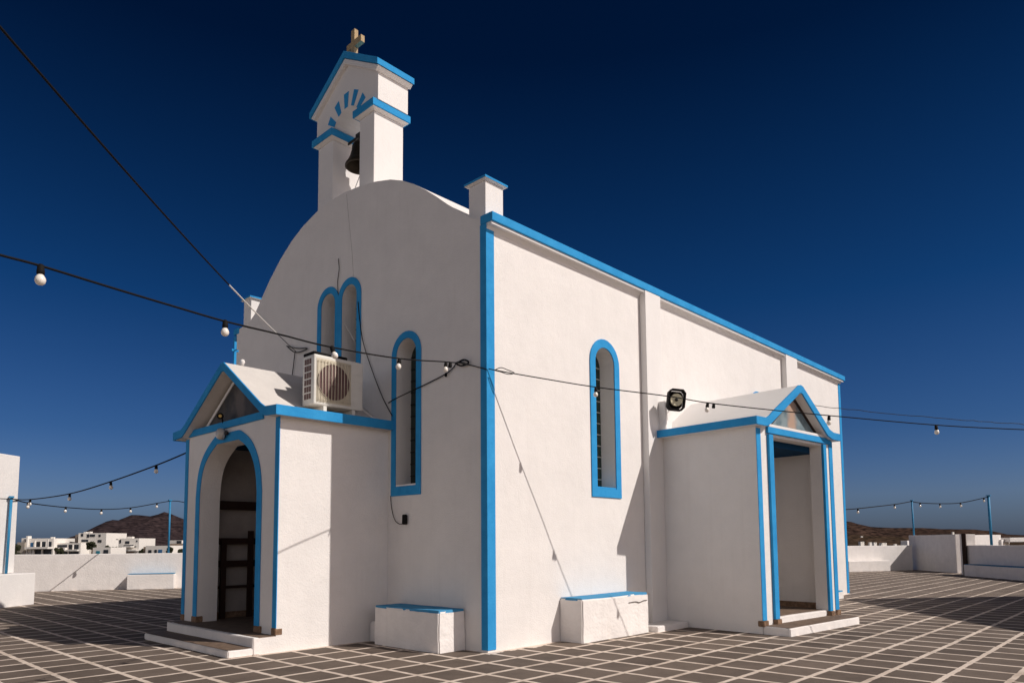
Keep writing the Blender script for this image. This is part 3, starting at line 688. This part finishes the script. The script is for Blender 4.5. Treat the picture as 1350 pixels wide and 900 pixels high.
# ================================================================ WOODEN RACK in the arched porch
RK = thing('wooden_rack', (-1.1, 5.45, FLZ), 'dark wooden slatted rack leaning inside the arched porch', 'rack')
yy = 5.60
def bar(x0, x1, z0, z1, y=yy, t=.05): return MB().box(x0, x1, y-t, y, z0, z1)
for x in (-1.53, -1.0, -.35): bar(x, x+.10, FLZ+.001, 1.70 if x < -1.2 else 1.88, yy-.052).build('post', WOOD, RK)
for z in (1.62, 1.20, .80): bar(-1.6, -.2, z, z+(.12 if z > 1 else .05)).build('rail', WOOD, RK)
br = MB().box(-1.66, -.05, Y1-.36, Y1-.245, 2.28, 2.44)
tag(br.build('wooden_beam', WOOD), 'dark wooden beam fixed across the wall inside the arched porch', 'beam')

# ================================================================ STRING LIGHTS
BULBR = .036
def lamp(parent, p, r=BULBR, tilt=None, bulb=True):
    p = Vector(p); d = Vector(tilt or (random.uniform(-.12, .12), random.uniform(-.12, .12), -1)).normalized()
    s = MB().lathe([(r*.35, -r*.25), (r*.62, 0), (r*.66, r*.9), (r*.72, r*1.0), (r*.72, r*1.7), (r*.6, r*1.8)], p, 12, d).build('socket', BLACK, parent)
    if bulb:
        MB().lathe([(r*.45, r*1.75), (r*.62, r*2.0), (r*.92, r*2.5), (r, r*2.95), (r*.86, r*3.5), (r*.5, r*3.85), (r*.02, r*3.97)], p, 16, d).build('bulb', BULB, s)
def spline(P, k_=8):
    Q = []
    for i in range(len(P)-1):
        for j in range(k_):
            t = j/k_; p0 = P[max(i-1, 0)]; p1 = P[i]; p2 = P[i+1]; p3_ = P[min(i+2, len(P)-1)]
            Q.append(.5*((2*p1)+(p2-p0)*t+(2*p0-5*p1+4*p2-p3_)*t*t+(3*p1-p0-3*p2+p3_)*t**3))
    return Q+[P[-1]]
GL = 'festoon light strings over the terrace'
# right-hand string, leaving the church corner towards the front right
n_ = (1, 1.14, 0)
SR = thing('string_light', (0, -.05, 4.24), 'festoon string running from the church corner across the sunlit wall to the right edge', 'string light', GL)
RP = [at_p(u, v, (0, -.02, 0), n_) for u, v in ((644,486),(668,490.5),(720,499.5),(785,510),(880,522),(935,531),(1020,540.5),(1093,547.5),(1234,560),(1350,566),(1480,570))]
MB().tube(spline(RP), .0085, 7).build('cable', BLACK, SR)
lamp(SR, at_p(785.5, 511, (0, -.02, 0), n_)); lamp(SR, at_p(933, 531.5, (0, -.02, 0), n_), tilt=(-.12, .1, -1)); lamp(SR, at_p(941, 532.5, (0, -.02, 0), n_), bulb=False)
lamp(SR, at_p(1093, 548.5, (0, -.02, 0), n_)); lamp(SR, at_p(1234, 561, (0, -.02, 0), n_))
kn = [at_p(u, v, (0, -.06, 0), n_) for u, v in ((652,488),(660,484.5),(668,487),(678,491.5),(670,493),(660,490),(652,488))]
MB().tube(spline(kn, 5), .007, 5).build('knot', DARKMETAL, SR)
# left-hand string, corner to the left edge
n_ = (.33, -1, 0)
SL = thing('string_light', (0, .05, 4.3), 'festoon string crossing in front of the air conditioner to the left edge', 'string light', GL)
LPp = [at_p(u, v, (0, .05, 0), n_) for u, v in ((-160,290),(-60,318),(0,336),(54,350.5),(150,380),(230,404),(297,423.5),(370,441),(437,457.5),(527,472.5),(590,477),(612,479.5),(640,486))]
MB().tube(spline(LPp), .0088, 7).build('cable', BLACK, SL)
for u, v, t in ((54,350,(0,0,-1)),(297,423,(0,0,-1)),(437,457,(.25,-.3,-1)),(527,473,(-.2,0,-1)),(588,477.5,(-.1,0,-1))): lamp(SL, at_p(u, v, (0, .05, 0), n_), .035, t)
lamp(SL, at_p(594, 478, (0, .05, 0), n_), .038, bulb=False)
# tie-back wires on the facade
TB = thing('tie_cable', at_x(600, 480, -.03), 'black tie-back cable knotted at the facade corner, sagging to the tall blue-trimmed window', 'cable')
cable_on([(642, 487), (617, 480), (603, 477), (598, 484), (587, 493), (560, 507), (522, 525), (512, 531)], -.03, .009, 'cable', BLACK, TB)
cable_on([(603, 478), (612, 474), (618, 478), (608, 482), (601, 479)], -.05, .014, 'knot', BLACK, TB)
lamp(TB, at_x(588, 492, -.05), .03, bulb=False)
o = cable_on([(472, 398), (474, 420), (479, 452), (492, 492), (505, 525), (517, 548)], -.03, .008, 'wall_cable', BLACK)
tag(o, 'thin dark cable sagging from the twin windows to the porch roof corner', 'cable')
o = cable_on([(446, 341), (447, 355), (445, 372), (446, 388)], -.02, .007, 'wall_cable', DARKMETAL)
tag(o, 'short dark cable hanging down above the twin windows', 'cable')
o = cable_on([(449, 413), (455, 428), (463, 441), (467, 449)], .05, .008, 'wall_cable', ROPEW)
tag(o, 'short pale cable crossing the right one of the twin windows', 'cable')
PL = thing('wall_socket', at_x(533, 684, -.04), 'small dark plug box dangling on the shaded wall below the tall window', 'socket')
cable_on([(515, 653), (516, 668), (520, 684), (526, 690), (532, 690)], -.02, .006, 'lead', BLACK, PL)
q = at_x(533.5, 684, -.04); MB().box(q.x-.03, q.x+.03, q.y-.045, q.y+.045, q.z-.09, q.z+.08).build('plug_box', BLACK, PL, bevel=.02)
# cable from upper left edge down to the facade
UP = thing('overhead_cable', at_x(390, 463, -.05), 'black overhead cable with white sleeve running from the upper left to the facade', 'cable')
aA = at_x(391, 464, -.04); aB = at_d(0, 36, 5.2)
def lerp_cable(a, b, s0, s1, sag, n=14): return [a.lerp(b, s0+(s1-s0)*i/n)-Vector((0, 0, sag*4*(s0+(s1-s0)*i/n)*(1-(s0+(s1-s0)*i/n)))) for i in range(n+1)]
def s_at(u):  # parameter where the straight cable passes image column u
    lo, hi = 0, 1
    for _ in range(40):
        mid = (lo+hi)/2; P = aA.lerp(aB, mid)-CAM; uu = 675+FPX*P.dot(RR)/P.dot(FF)
        if uu > u: lo = mid
        else: hi = mid
    return lo
MB().tube(lerp_cable(aA, aB, s_at(302), 1.25, .10), .0105, 8).build('cable', BLACK, UP)
MB().tube(lerp_cable(aA, aB, s_at(369), s_at(302), .10), .011, 7).build('sleeve', ROPEW, UP)
MB().tube(lerp_cable(aA, aB, 0, s_at(369), .10), .007, 7).build('tail', DARKMETAL, UP)
cable_on([(378, 456), (392, 459), (405, 459), (398, 463), (388, 464), (378, 456)], -.04, .011, 'knot', DARKMETAL, UP)
cable_on([(389, 463), (387, 480), (385, 496)], -.03, .009, 'drop_wire', DARKMETAL, UP)
# plain twisted wire at the right, behind the side porch gable
n_ = (1, 1.14, 0); pw = at_y(1060, 532, -.05)
TW = thing('twisted_wire', pw, 'thin twisted wire without bulbs leaving the side wall above the side porch towards the right', 'wire')
WP = spline([at_p(u, v, pw, (1, .8, 0)) for u, v in ((1060,532),(1105,538),(1200,547.5),(1290,555),(1350,559),(1450,564))], 12)
MB().tube([p+Vector((0, 0, random.uniform(-.012, .012))) for p in WP], .0085, 6).build('cable', DARKMETAL, TW)

# far strings and blue poles
POLE = mat('pole_blue', (.03, .22, .42), .5)
def pole(p0, p1, r, label):
    p0 = Vector(p0); o = MB().tube([p0, p1], r, 10).build('light_pole', POLE, origin=p0)
    MB().box(Vector(p1).x-r*1.6, Vector(p1).x+r*1.6, Vector(p1).y-r*1.6, Vector(p1).y+r*1.6, Vector(p1).z-.0, Vector(p1).z+.05).build('cap', POLE, o)
    return tag(o, label, 'pole', 'blue poles carrying the festoon strings')
lp0 = LP-ld*.75-ln_*.25+Vector((0, 0, .88))
lp0 = at_p(8, 754, LP-ln_*.25, ln_); lp0.z = .88
lp1 = at_p(15, 656, lp0, ln_)
pole(lp0, lp1, .035, 'leaning blue pole standing on the plinth of the annex building at the left')
fp0 = P0+pd*((at_z(222, 772)-P0).dot(pd))-pn*.18; 
fp0 = at_p(222, 731, P0-pn*.18, pn); fp1 = at_p(224.3, 660, P0-pn*.18, pn); fp0.z = 1.2
pole(fp0, fp1, .035, 'blue pole on the parapet in front of the mountain, left of the arched porch')
rp0 = at_p(1205.5, 713, A2-n2*.3, n2); rp1 = at_p(1202, 660, A2-n2*.3, n2); rp0.z = 1.3
pole(rp0, rp1, .045, 'thin blue pole by the parapet corner, left one of the two at the right edge')
q0 = at_d(1307.3, 718, 40.5); q1 = at_d(1303, 653.5, 40.5); q0.z = .8
pole(q0, q1, .07, 'taller blue pole by the sunlit block, right one of the two at the right edge')
def far_string(pts, bulbs, D0, D1, r, label, lr=.04):
    u0, u1 = pts[0][0], pts[-1][0]
    def dd(u): return D0+(D1-D0)*(u-u0)/(u1-u0)
    P = [at_d(u, v, dd(u)) for u, v in pts]
    o = thing('string_light', P[0], label, 'string light', GL)
    MB().tube(spline(P), r, 6).build('cable', BLACK, o)
    for u, v in bulbs: lamp(o, at_d(u, v, dd(u)), lr)
def dep(p): return (Vector(p)-CAM).dot(FF)
Dl = dep(lp1); Df = dep(fp1)
pe = dep((-2.1, 5.9, 3.5))
far_string([(-80,654),(0,657),(15,657.5),(40,658),(92,650.5),(146,634.5),(206,613),(247,596)], [(40,658),(92,650.5),(146,635),(206,613)], Dl+1.4, pe+.1, .014, 'festoon string rising from the left annex pole to the arched porch eave', .042)
far_string([(15,656.5),(37,662.5),(87,668.5),(134,671),(172,669),(207,663),(224.3,660)], [(37,662),(87,668),(134,671),(172,669),(207,663)], Dl, Df, .016, 'sagging festoon string between the left annex pole and the parapet pole', .045)
far_string([(224.3,660),(236,660.5),(252,664)], [], Df, Df+1, .016, 'short end of festoon string running behind the arched porch')
Dr = dep(rp1); Dq = 40.5
far_string([(1095,672.5),(1117,671),(1131,670),(1179,664.5),(1202,660.5)], [(1131,670),(1179,664.5)], Dr-8, Dr, .024, 'far festoon string between the church end and the thin blue pole', .06)
far_string([(1202,660.5),(1213,662.5),(1239,663.5),(1266,662.5),(1297,656),(1303,654)], [(1213,662.5),(1239,663.5),(1266,662.5),(1297,656)], Dr, Dq, .024, 'far festoon string between the two blue poles at the right edge', .06)
# thin line on the annex
o = MB().tube([at_p(-10, 672, LP-ln_*.45, ln_), at_p(18, 677.5, LP-ln_*.45, ln_)], .01).build('wall_cable', DARKMETAL); tag(o, 'thin dark cable along the annex building wall at the left edge', 'cable')

# ================================================================ HOUSES BEYOND
ZB = -6
def hx(D): return D/FPX
class House:
    def __init__(s, u, D, label, yaw=0, cat='house'):
        s.D = D; s.s = D/FPX; s.p = at_d(u, 721, D); s.p.z = 0
        s.t = thing('white_house', (s.p.x, s.p.y, ZB), label, cat, 'white houses beyond the parapet'); s.u = u
        d = Vector((FF.x, FF.y, 0)).normalized()
        d = Matrix.Rotation(R(yaw), 3, 'Z') @ d
        s.f = d; s.r = Vector((d.y, -d.x, 0))
    def z(s, v): return CAM.z + (720.8-v)*s.s
    def blk(s, u0, u1, v0, v1, t0, t1, name, m_, parent=None, z0=None):
        """u,v extents at the house distance; t0,t1 depth from the facade plane (positive = away)"""
        a, b = (u0-s.u)*s.s, (u1-s.u)*s.s; zt = s.z(v0); zb = s.z(v1) if z0 is None else z0
        g_ = MB(); P = []
        for zz in (zb, zt):
            for x, y in ((a, t0), (b, t0), (b, t1), (a, t1)): q = s.p+s.r*x+s.f*y; P.append((q.x, q.y, zz))
        g_.hexa(P); return g_.build(name, m_, parent or s.t)
    def win(s, u0, u1, v0, v1, t0=-.06, m_=None, name='window'): return s.blk(u0, u1, v0, v1, t0, t0+.055, name, m_ or WIN_D)
H = House(50, 175, 'two-storey white house with a long dark balcony, nearest the annex building', 2)
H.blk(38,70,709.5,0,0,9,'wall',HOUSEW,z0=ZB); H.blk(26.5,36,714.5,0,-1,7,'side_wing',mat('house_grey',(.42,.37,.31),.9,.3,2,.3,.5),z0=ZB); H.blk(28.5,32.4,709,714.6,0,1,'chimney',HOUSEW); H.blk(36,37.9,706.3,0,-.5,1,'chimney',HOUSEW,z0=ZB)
H.blk(40,69.5,720.7,723.2,-2.2,-.01,'balcony',HOUSEW); H.blk(68,70,711,720.6,-2.2,-2,'column',HOUSEW)
H.win(48,67.5,713.8,720.6); H.win(40.3,44,715,720.5,m_=SHUTB,name='shutter'); H.blk(46,47.5,712.5,720.6,-.4,-.062,'pier',HOUSEW); H.blk(54,55,713.8,720.6,-.4,-.062,'pier',HOUSEW); H.blk(61,62,713.8,720.6,-.4,-.062,'pier',HOUSEW)
H.win(42,68,724,731.5,name='ground_opening'); H.blk(44,47,724,735,-.5,-.07,'pier',HOUSEW); H.blk(56,57.5,724,735,-.5,-.07,'pier',HOUSEW)
for x in (62.5, 65.5): H.blk(x,x+1.2,707.8,709.4,1,1.6,'water_tank',HOUSEW)
H = House(113, 180, 'large stepped white house with roof terrace and two storeys of openings', -2)
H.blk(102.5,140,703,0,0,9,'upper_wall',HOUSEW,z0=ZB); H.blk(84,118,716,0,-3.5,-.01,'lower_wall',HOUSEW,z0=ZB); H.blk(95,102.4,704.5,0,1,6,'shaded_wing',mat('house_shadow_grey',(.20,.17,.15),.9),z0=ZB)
for a in ((106,109,703.8,707.5),(114,117,704.5,709),(118,125,704.8,707.8),(130,132.5,705,708),(129,134,712,715.5),(107,116,711.5,714.5)): H.win(*a)
H.win(86,100,718.2,721.5,-3.57,name='window'); H.win(102.5,115.5,718,724,-3.57,name='window'); H.win(84,101,727,731,-3.57,name='window'); H.win(103,116,727,731,-3.57,name='window')
H.blk(83.5,101,722,726,-4.6,-3.58,'balcony',HOUSEW); H.blk(102,117,724.5,726.3,-4.6,-3.58,'balcony',HOUSEW); H.blk(108.3,109.4,718,724.4,-3.9,-3.58,'pier',HOUSEW)
H.blk(81.5,83.4,714,0,-3.5,-2.6,'chimney',HOUSEW,z0=ZB); H.blk(106,109,701.3,702.9,1,2,'water_tank',HOUSEW); H.blk(112,115,701,702.9,1,2,'water_tank',HOUSEW)
H = House(133, 150, 'small low white house with a turquoise door in front of the stepped house', 0)
H.blk(122.5,146,722,0,0,6,'wall',HOUSEW,z0=ZB); H.win(127.2,132,726.5,730.5,m_=TURQ,name='door'); H.win(137,143,725,731,name='window')
H = House(169, 170, 'square white two-storey house with balcony under the mountain slope', 1)
H.blk(156,183,710.3,0,0,8,'wall',HOUSEW,z0=ZB); H.win(157.5,159.5,712,716.5); H.win(165,170.5,714,717.5); H.win(179.3,181,713,715); H.blk(163,177,720.4,722,-1.8,-.01,'balcony',HOUSEW); H.win(163,176,719,720.3); H.win(176.6,179.5,720.6,722); H.blk(156,183,725.5,727,-1.2,-.01,'canopy',HOUSEW); H.win(158,177,727.2,731,-.06,HOUSET,'ground_opening')
H.blk(164,171,708,710.2,1,2,'water_tank',HOUSEW); H.blk(153.3,157,710.6,712.5,-.3,1,'parapet_end',HOUSEW)
H = House(206, 150, 'long low white house left of the far blue pole with arched windows', 0)
H.blk(192,221,720.3,0,0,7,'wall',HOUSEW,z0=ZB); H.win(196,200,725.8,730); H.win(204,207,725.5,731); H.win(209,214,725.3,731,m_=SHUTB,name='shutter'); H.blk(186,191.9,721.5,0,1,6,'side_wing',HOUSET,z0=ZB); H.blk(194,216,717.5,719.5,9,12,'rear_wall',HOUSET,z0=ZB)
H = House(233, 165, 'white house with stepped roof just left of the arched porch', -5)
H.blk(223,240,713.4,0,0,7,'wall',HOUSEW,z0=ZB); H.blk(240,262,711.8,0,1,7,'upper_wall',HOUSEW,z0=ZB); H.win(233,239,714,718.5); H.win(231,233,724,725.5); H.win(236,238.5,717.5,719.5)
H = House(72, 185, 'tan block between the balcony house and the stepped house', 0)
H.blk(71,80,716.5,0,1,8,'wall',HOUSET,z0=ZB); H.win(73,75,720,724)
# scattered tiny houses on the far right slope
for i, (u, v, w_, h_, D) in enumerate(((1136.5,706,3,1.8,860),(1140,706.2,1.5,1.6,870),(1137,713,6,2.6,560),(1148,714,4,1.6,560),(1154,714.2,5,2,570),(1166,714.6,8,3,560),(1163,716.6,3,1.5,540),(1181,716.4,4,1.2,560),(1192,716.4,5,1.6,560),(1257,700.5,3,1.8,2300))):
    p = at_d(u, v+h_/2, D); s_ = D/FPX
    g_ = MB(); hw, hh = w_*s_/2, h_*s_
    d = Vector((.35, .94, 0)).normalized(); r_ = Vector((d.y, -d.x, 0)); hw *= 1.15; hh *= .55; P = []
    for zz in (p.z-hh-4, p.z+hh*.5):
        for x, y in ((-hw, 0), (hw, 0), (hw, hw), (-hw, hw)): q = p+r_*x+d*y; P.append((q.x, q.y, zz))
    g_.hexa(P)
    q = p+r_*(hw*.3)
    o = g_.build('hillside_house', HOUSEW)
    wv = MB(); P = []
    for zz in (p.z-hh*.2, p.z+hh*.25):
        for x, y in ((hw*.2, -.3), (hw*.35, -.3), (hw*.35, -.01), (hw*.2, -.01)): q = p+r_*x+d*y; P.append((q.x, q.y, zz))
    wv.hexa(P); wv.build('window', WIN_D, o)
    tag(o, ['pair of houses', 'x'][0] and 'tiny white house on the far slope beyond the right parapet', 'house', 'tiny houses on the far right slope')

# trees between the houses
def tree(u, v_top, v_bot, w, D, label):
    s_ = D/FPX; base = at_d(u, v_bot, D); top = at_d(u, v_top, D); z0 = base.z-2.5
    o = thing('shrub_tree', (base.x, base.y, z0), label, 'tree', 'dark trees among the far houses')
    MB().tube([(base.x, base.y, z0), (base.x+.2, base.y, (base.z+top.z)/2)], [.22, .1], 7).build('trunk', TRUNKM, o)
    g_ = MB(); h = top.z-base.z; rw = w*s_/2
    blobs = [(Vector((base.x, base.y, base.z+h*.45))+Vector((random.uniform(-.95, .95)*rw, random.uniform(-.7, .7)*rw, random.uniform(-.5, .35)*h)), random.uniform(.28, .5)*min(rw, h)) for _ in range(16)]
    for c_, r_ in blobs:
        for _ in range(130):
            d = Vector((random.gauss(0, 1), random.gauss(0, 1), random.gauss(0, 1))).normalized()*r_*random.uniform(.5, 1.15)
            a = Vector((random.gauss(0, 1), random.gauss(0, 1), random.gauss(0, 1))).normalized()*.26; b = a.orthogonal().normalized()*.18
            q = c_+d; g_.bm.faces.new([g_.bm.verts.new(x) for x in (q-a, q+b, q+a, q-b)])
    g_.build('crown', LEAFM, o)
for a in ((20,715,733,9,160,'dark bushy tree between the annex building and the balcony house'),(78,721,733,8,165,'dark low tree in front of the tan block'),(121,714,722,9,168,'dark shrub growing on the terrace of the stepped house'),(146,715,733,9,160,'dark tree left of the square two-storey house'),(152,718,733,9,158,'bushy dark tree right beside the square two-storey house'),(187,722,733,5,155,'narrow dark tree between the square house and the low house'),(222.5,719,733,6,148,'dark tree directly behind the far blue pole'),(240,722,733,10,145,'round dark shrub at the foot of the stepped roof house by the porch')):
    tree(*a)

# gabled hall outside the picture at the right whose roof throws the wedge of shade on the paving
GH = thing('gabled_hall', (15, -10, 0), 'white gabled hall standing outside the picture to the right, throwing the wedge of shade', 'building')
MB().prism([(8.5, -.3), (21.2, -.3), (21.2, 3.3), (17.3, 9.0), (8.5, 3.4)], XZ, -16, -9.5).build('wall', WHITE, GH)
# ================================================================ LIGHT
SKY_STOPS = [(0, (.25,.34,.62)), (.058, (.32,.42,.70)), (.144, (.16,.31,.58)), (.31, (.042,.205,.435)), (.58, (.004,.062,.155)), (.8, (.003,.045,.11))]
SKY_FILL = (2.75, 2.0, 1.68)
SUN = Vector((-.46, 1.0, -1.0))
sd = SUN.normalized(); el = math.asin(-sd.z); az = math.atan2(-sd.x, -sd.y)      # azimuth from +Y towards +X
sun = bpy.data.lights.new('sun', 'SUN'); so = bpy.data.objects.new('sun', sun); COL.objects.link(so)
sun.energy = 3.92; sun.angle = R(.5); sun.color = (1, .93, .87)
so.rotation_euler = sd.to_track_quat('-Z', 'Y').to_euler(); so.location = (5, -10, 20)
w = bpy.data.worlds.new('World'); scene.world = w; w.use_nodes = True
N = w.node_tree.nodes; L = w.node_tree.links; bg = N['Background']
sky = N.new('ShaderNodeTexSky'); sky.sky_type = 'NISHITA'; sky.sun_disc = False
sky.sun_elevation = el; sky.sun_rotation = az
sky.altitude = 0; sky.air_density = 1.0; sky.dust_density = 1.0; sky.ozone_density = 3.0
# deep blue in view; low sky behind the camera boosted, added to fill shaded walls
tcw = N.new('ShaderNodeTexCoord'); sw = N.new('ShaderNodeSeparateXYZ'); L.new(tcw.outputs['Generated'], sw.inputs[0])
rw = N.new('ShaderNodeValToRGB'); el_ = rw.color_ramp.elements
stops = SKY_STOPS
el_[0].position = stops[0][0]; el_[0].color = (*stops[0][1], 1); el_[1].position = stops[-1][0]; el_[1].color = (*stops[-1][1], 1)
for p_, c_ in stops[1:-1]: e_ = el_.new(p_); e_.color = (*c_, 1)
L.new(sw.outputs['Z'], rw.inputs['Fac'])
dt = N.new('ShaderNodeVectorMath'); dt.operation = 'DOT_PRODUCT'; dt.inputs[1].default_value = (-.60, -.80, 0)
L.new(tcw.outputs['Generated'], dt.inputs[0])
mk = N.new('ShaderNodeMapRange'); mk.interpolation_type = 'SMOOTHSTEP'; mk.inputs['From Min'].default_value = -.55; mk.inputs['From Max'].default_value = .4
L.new(dt.outputs['Value'], mk.inputs['Value'])
mm = N.new('ShaderNodeMixRGB'); L.new(mk.outputs['Result'], mm.inputs['Fac']); L.new(rw.outputs['Color'], mm.inputs['Color1']); 
zr = N.new('ShaderNodeMapRange'); zr.interpolation_type = 'SMOOTHSTEP'; zr.inputs['From Min'].default_value = .12; zr.inputs['From Max'].default_value = .65
zr.inputs['To Min'].default_value = 1; zr.inputs['To Max'].default_value = .06; L.new(sw.outputs['Z'], zr.inputs['Value'])
zs = N.new('ShaderNodeVectorMath'); zs.operation = 'SCALE'; zs.inputs[0].default_value = SKY_FILL; L.new(zr.outputs['Result'], zs.inputs['Scale']); L.new(zs.outputs[0], mm.inputs['Color2'])
ml_ = N.new('ShaderNodeVectorMath'); ml_.operation = 'MULTIPLY'; L.new(sky.outputs['Color'], ml_.inputs[0]); L.new(mm.outputs['Color'], ml_.inputs[1])
L.new(ml_.outputs[0], bg.inputs['Color']); bg.inputs['Strength'].default_value = .08
scene.view_settings.view_transform = 'Standard'; scene.view_settings.look = 'None'
scene.view_settings.exposure = 0; scene.view_settings.gamma = 1
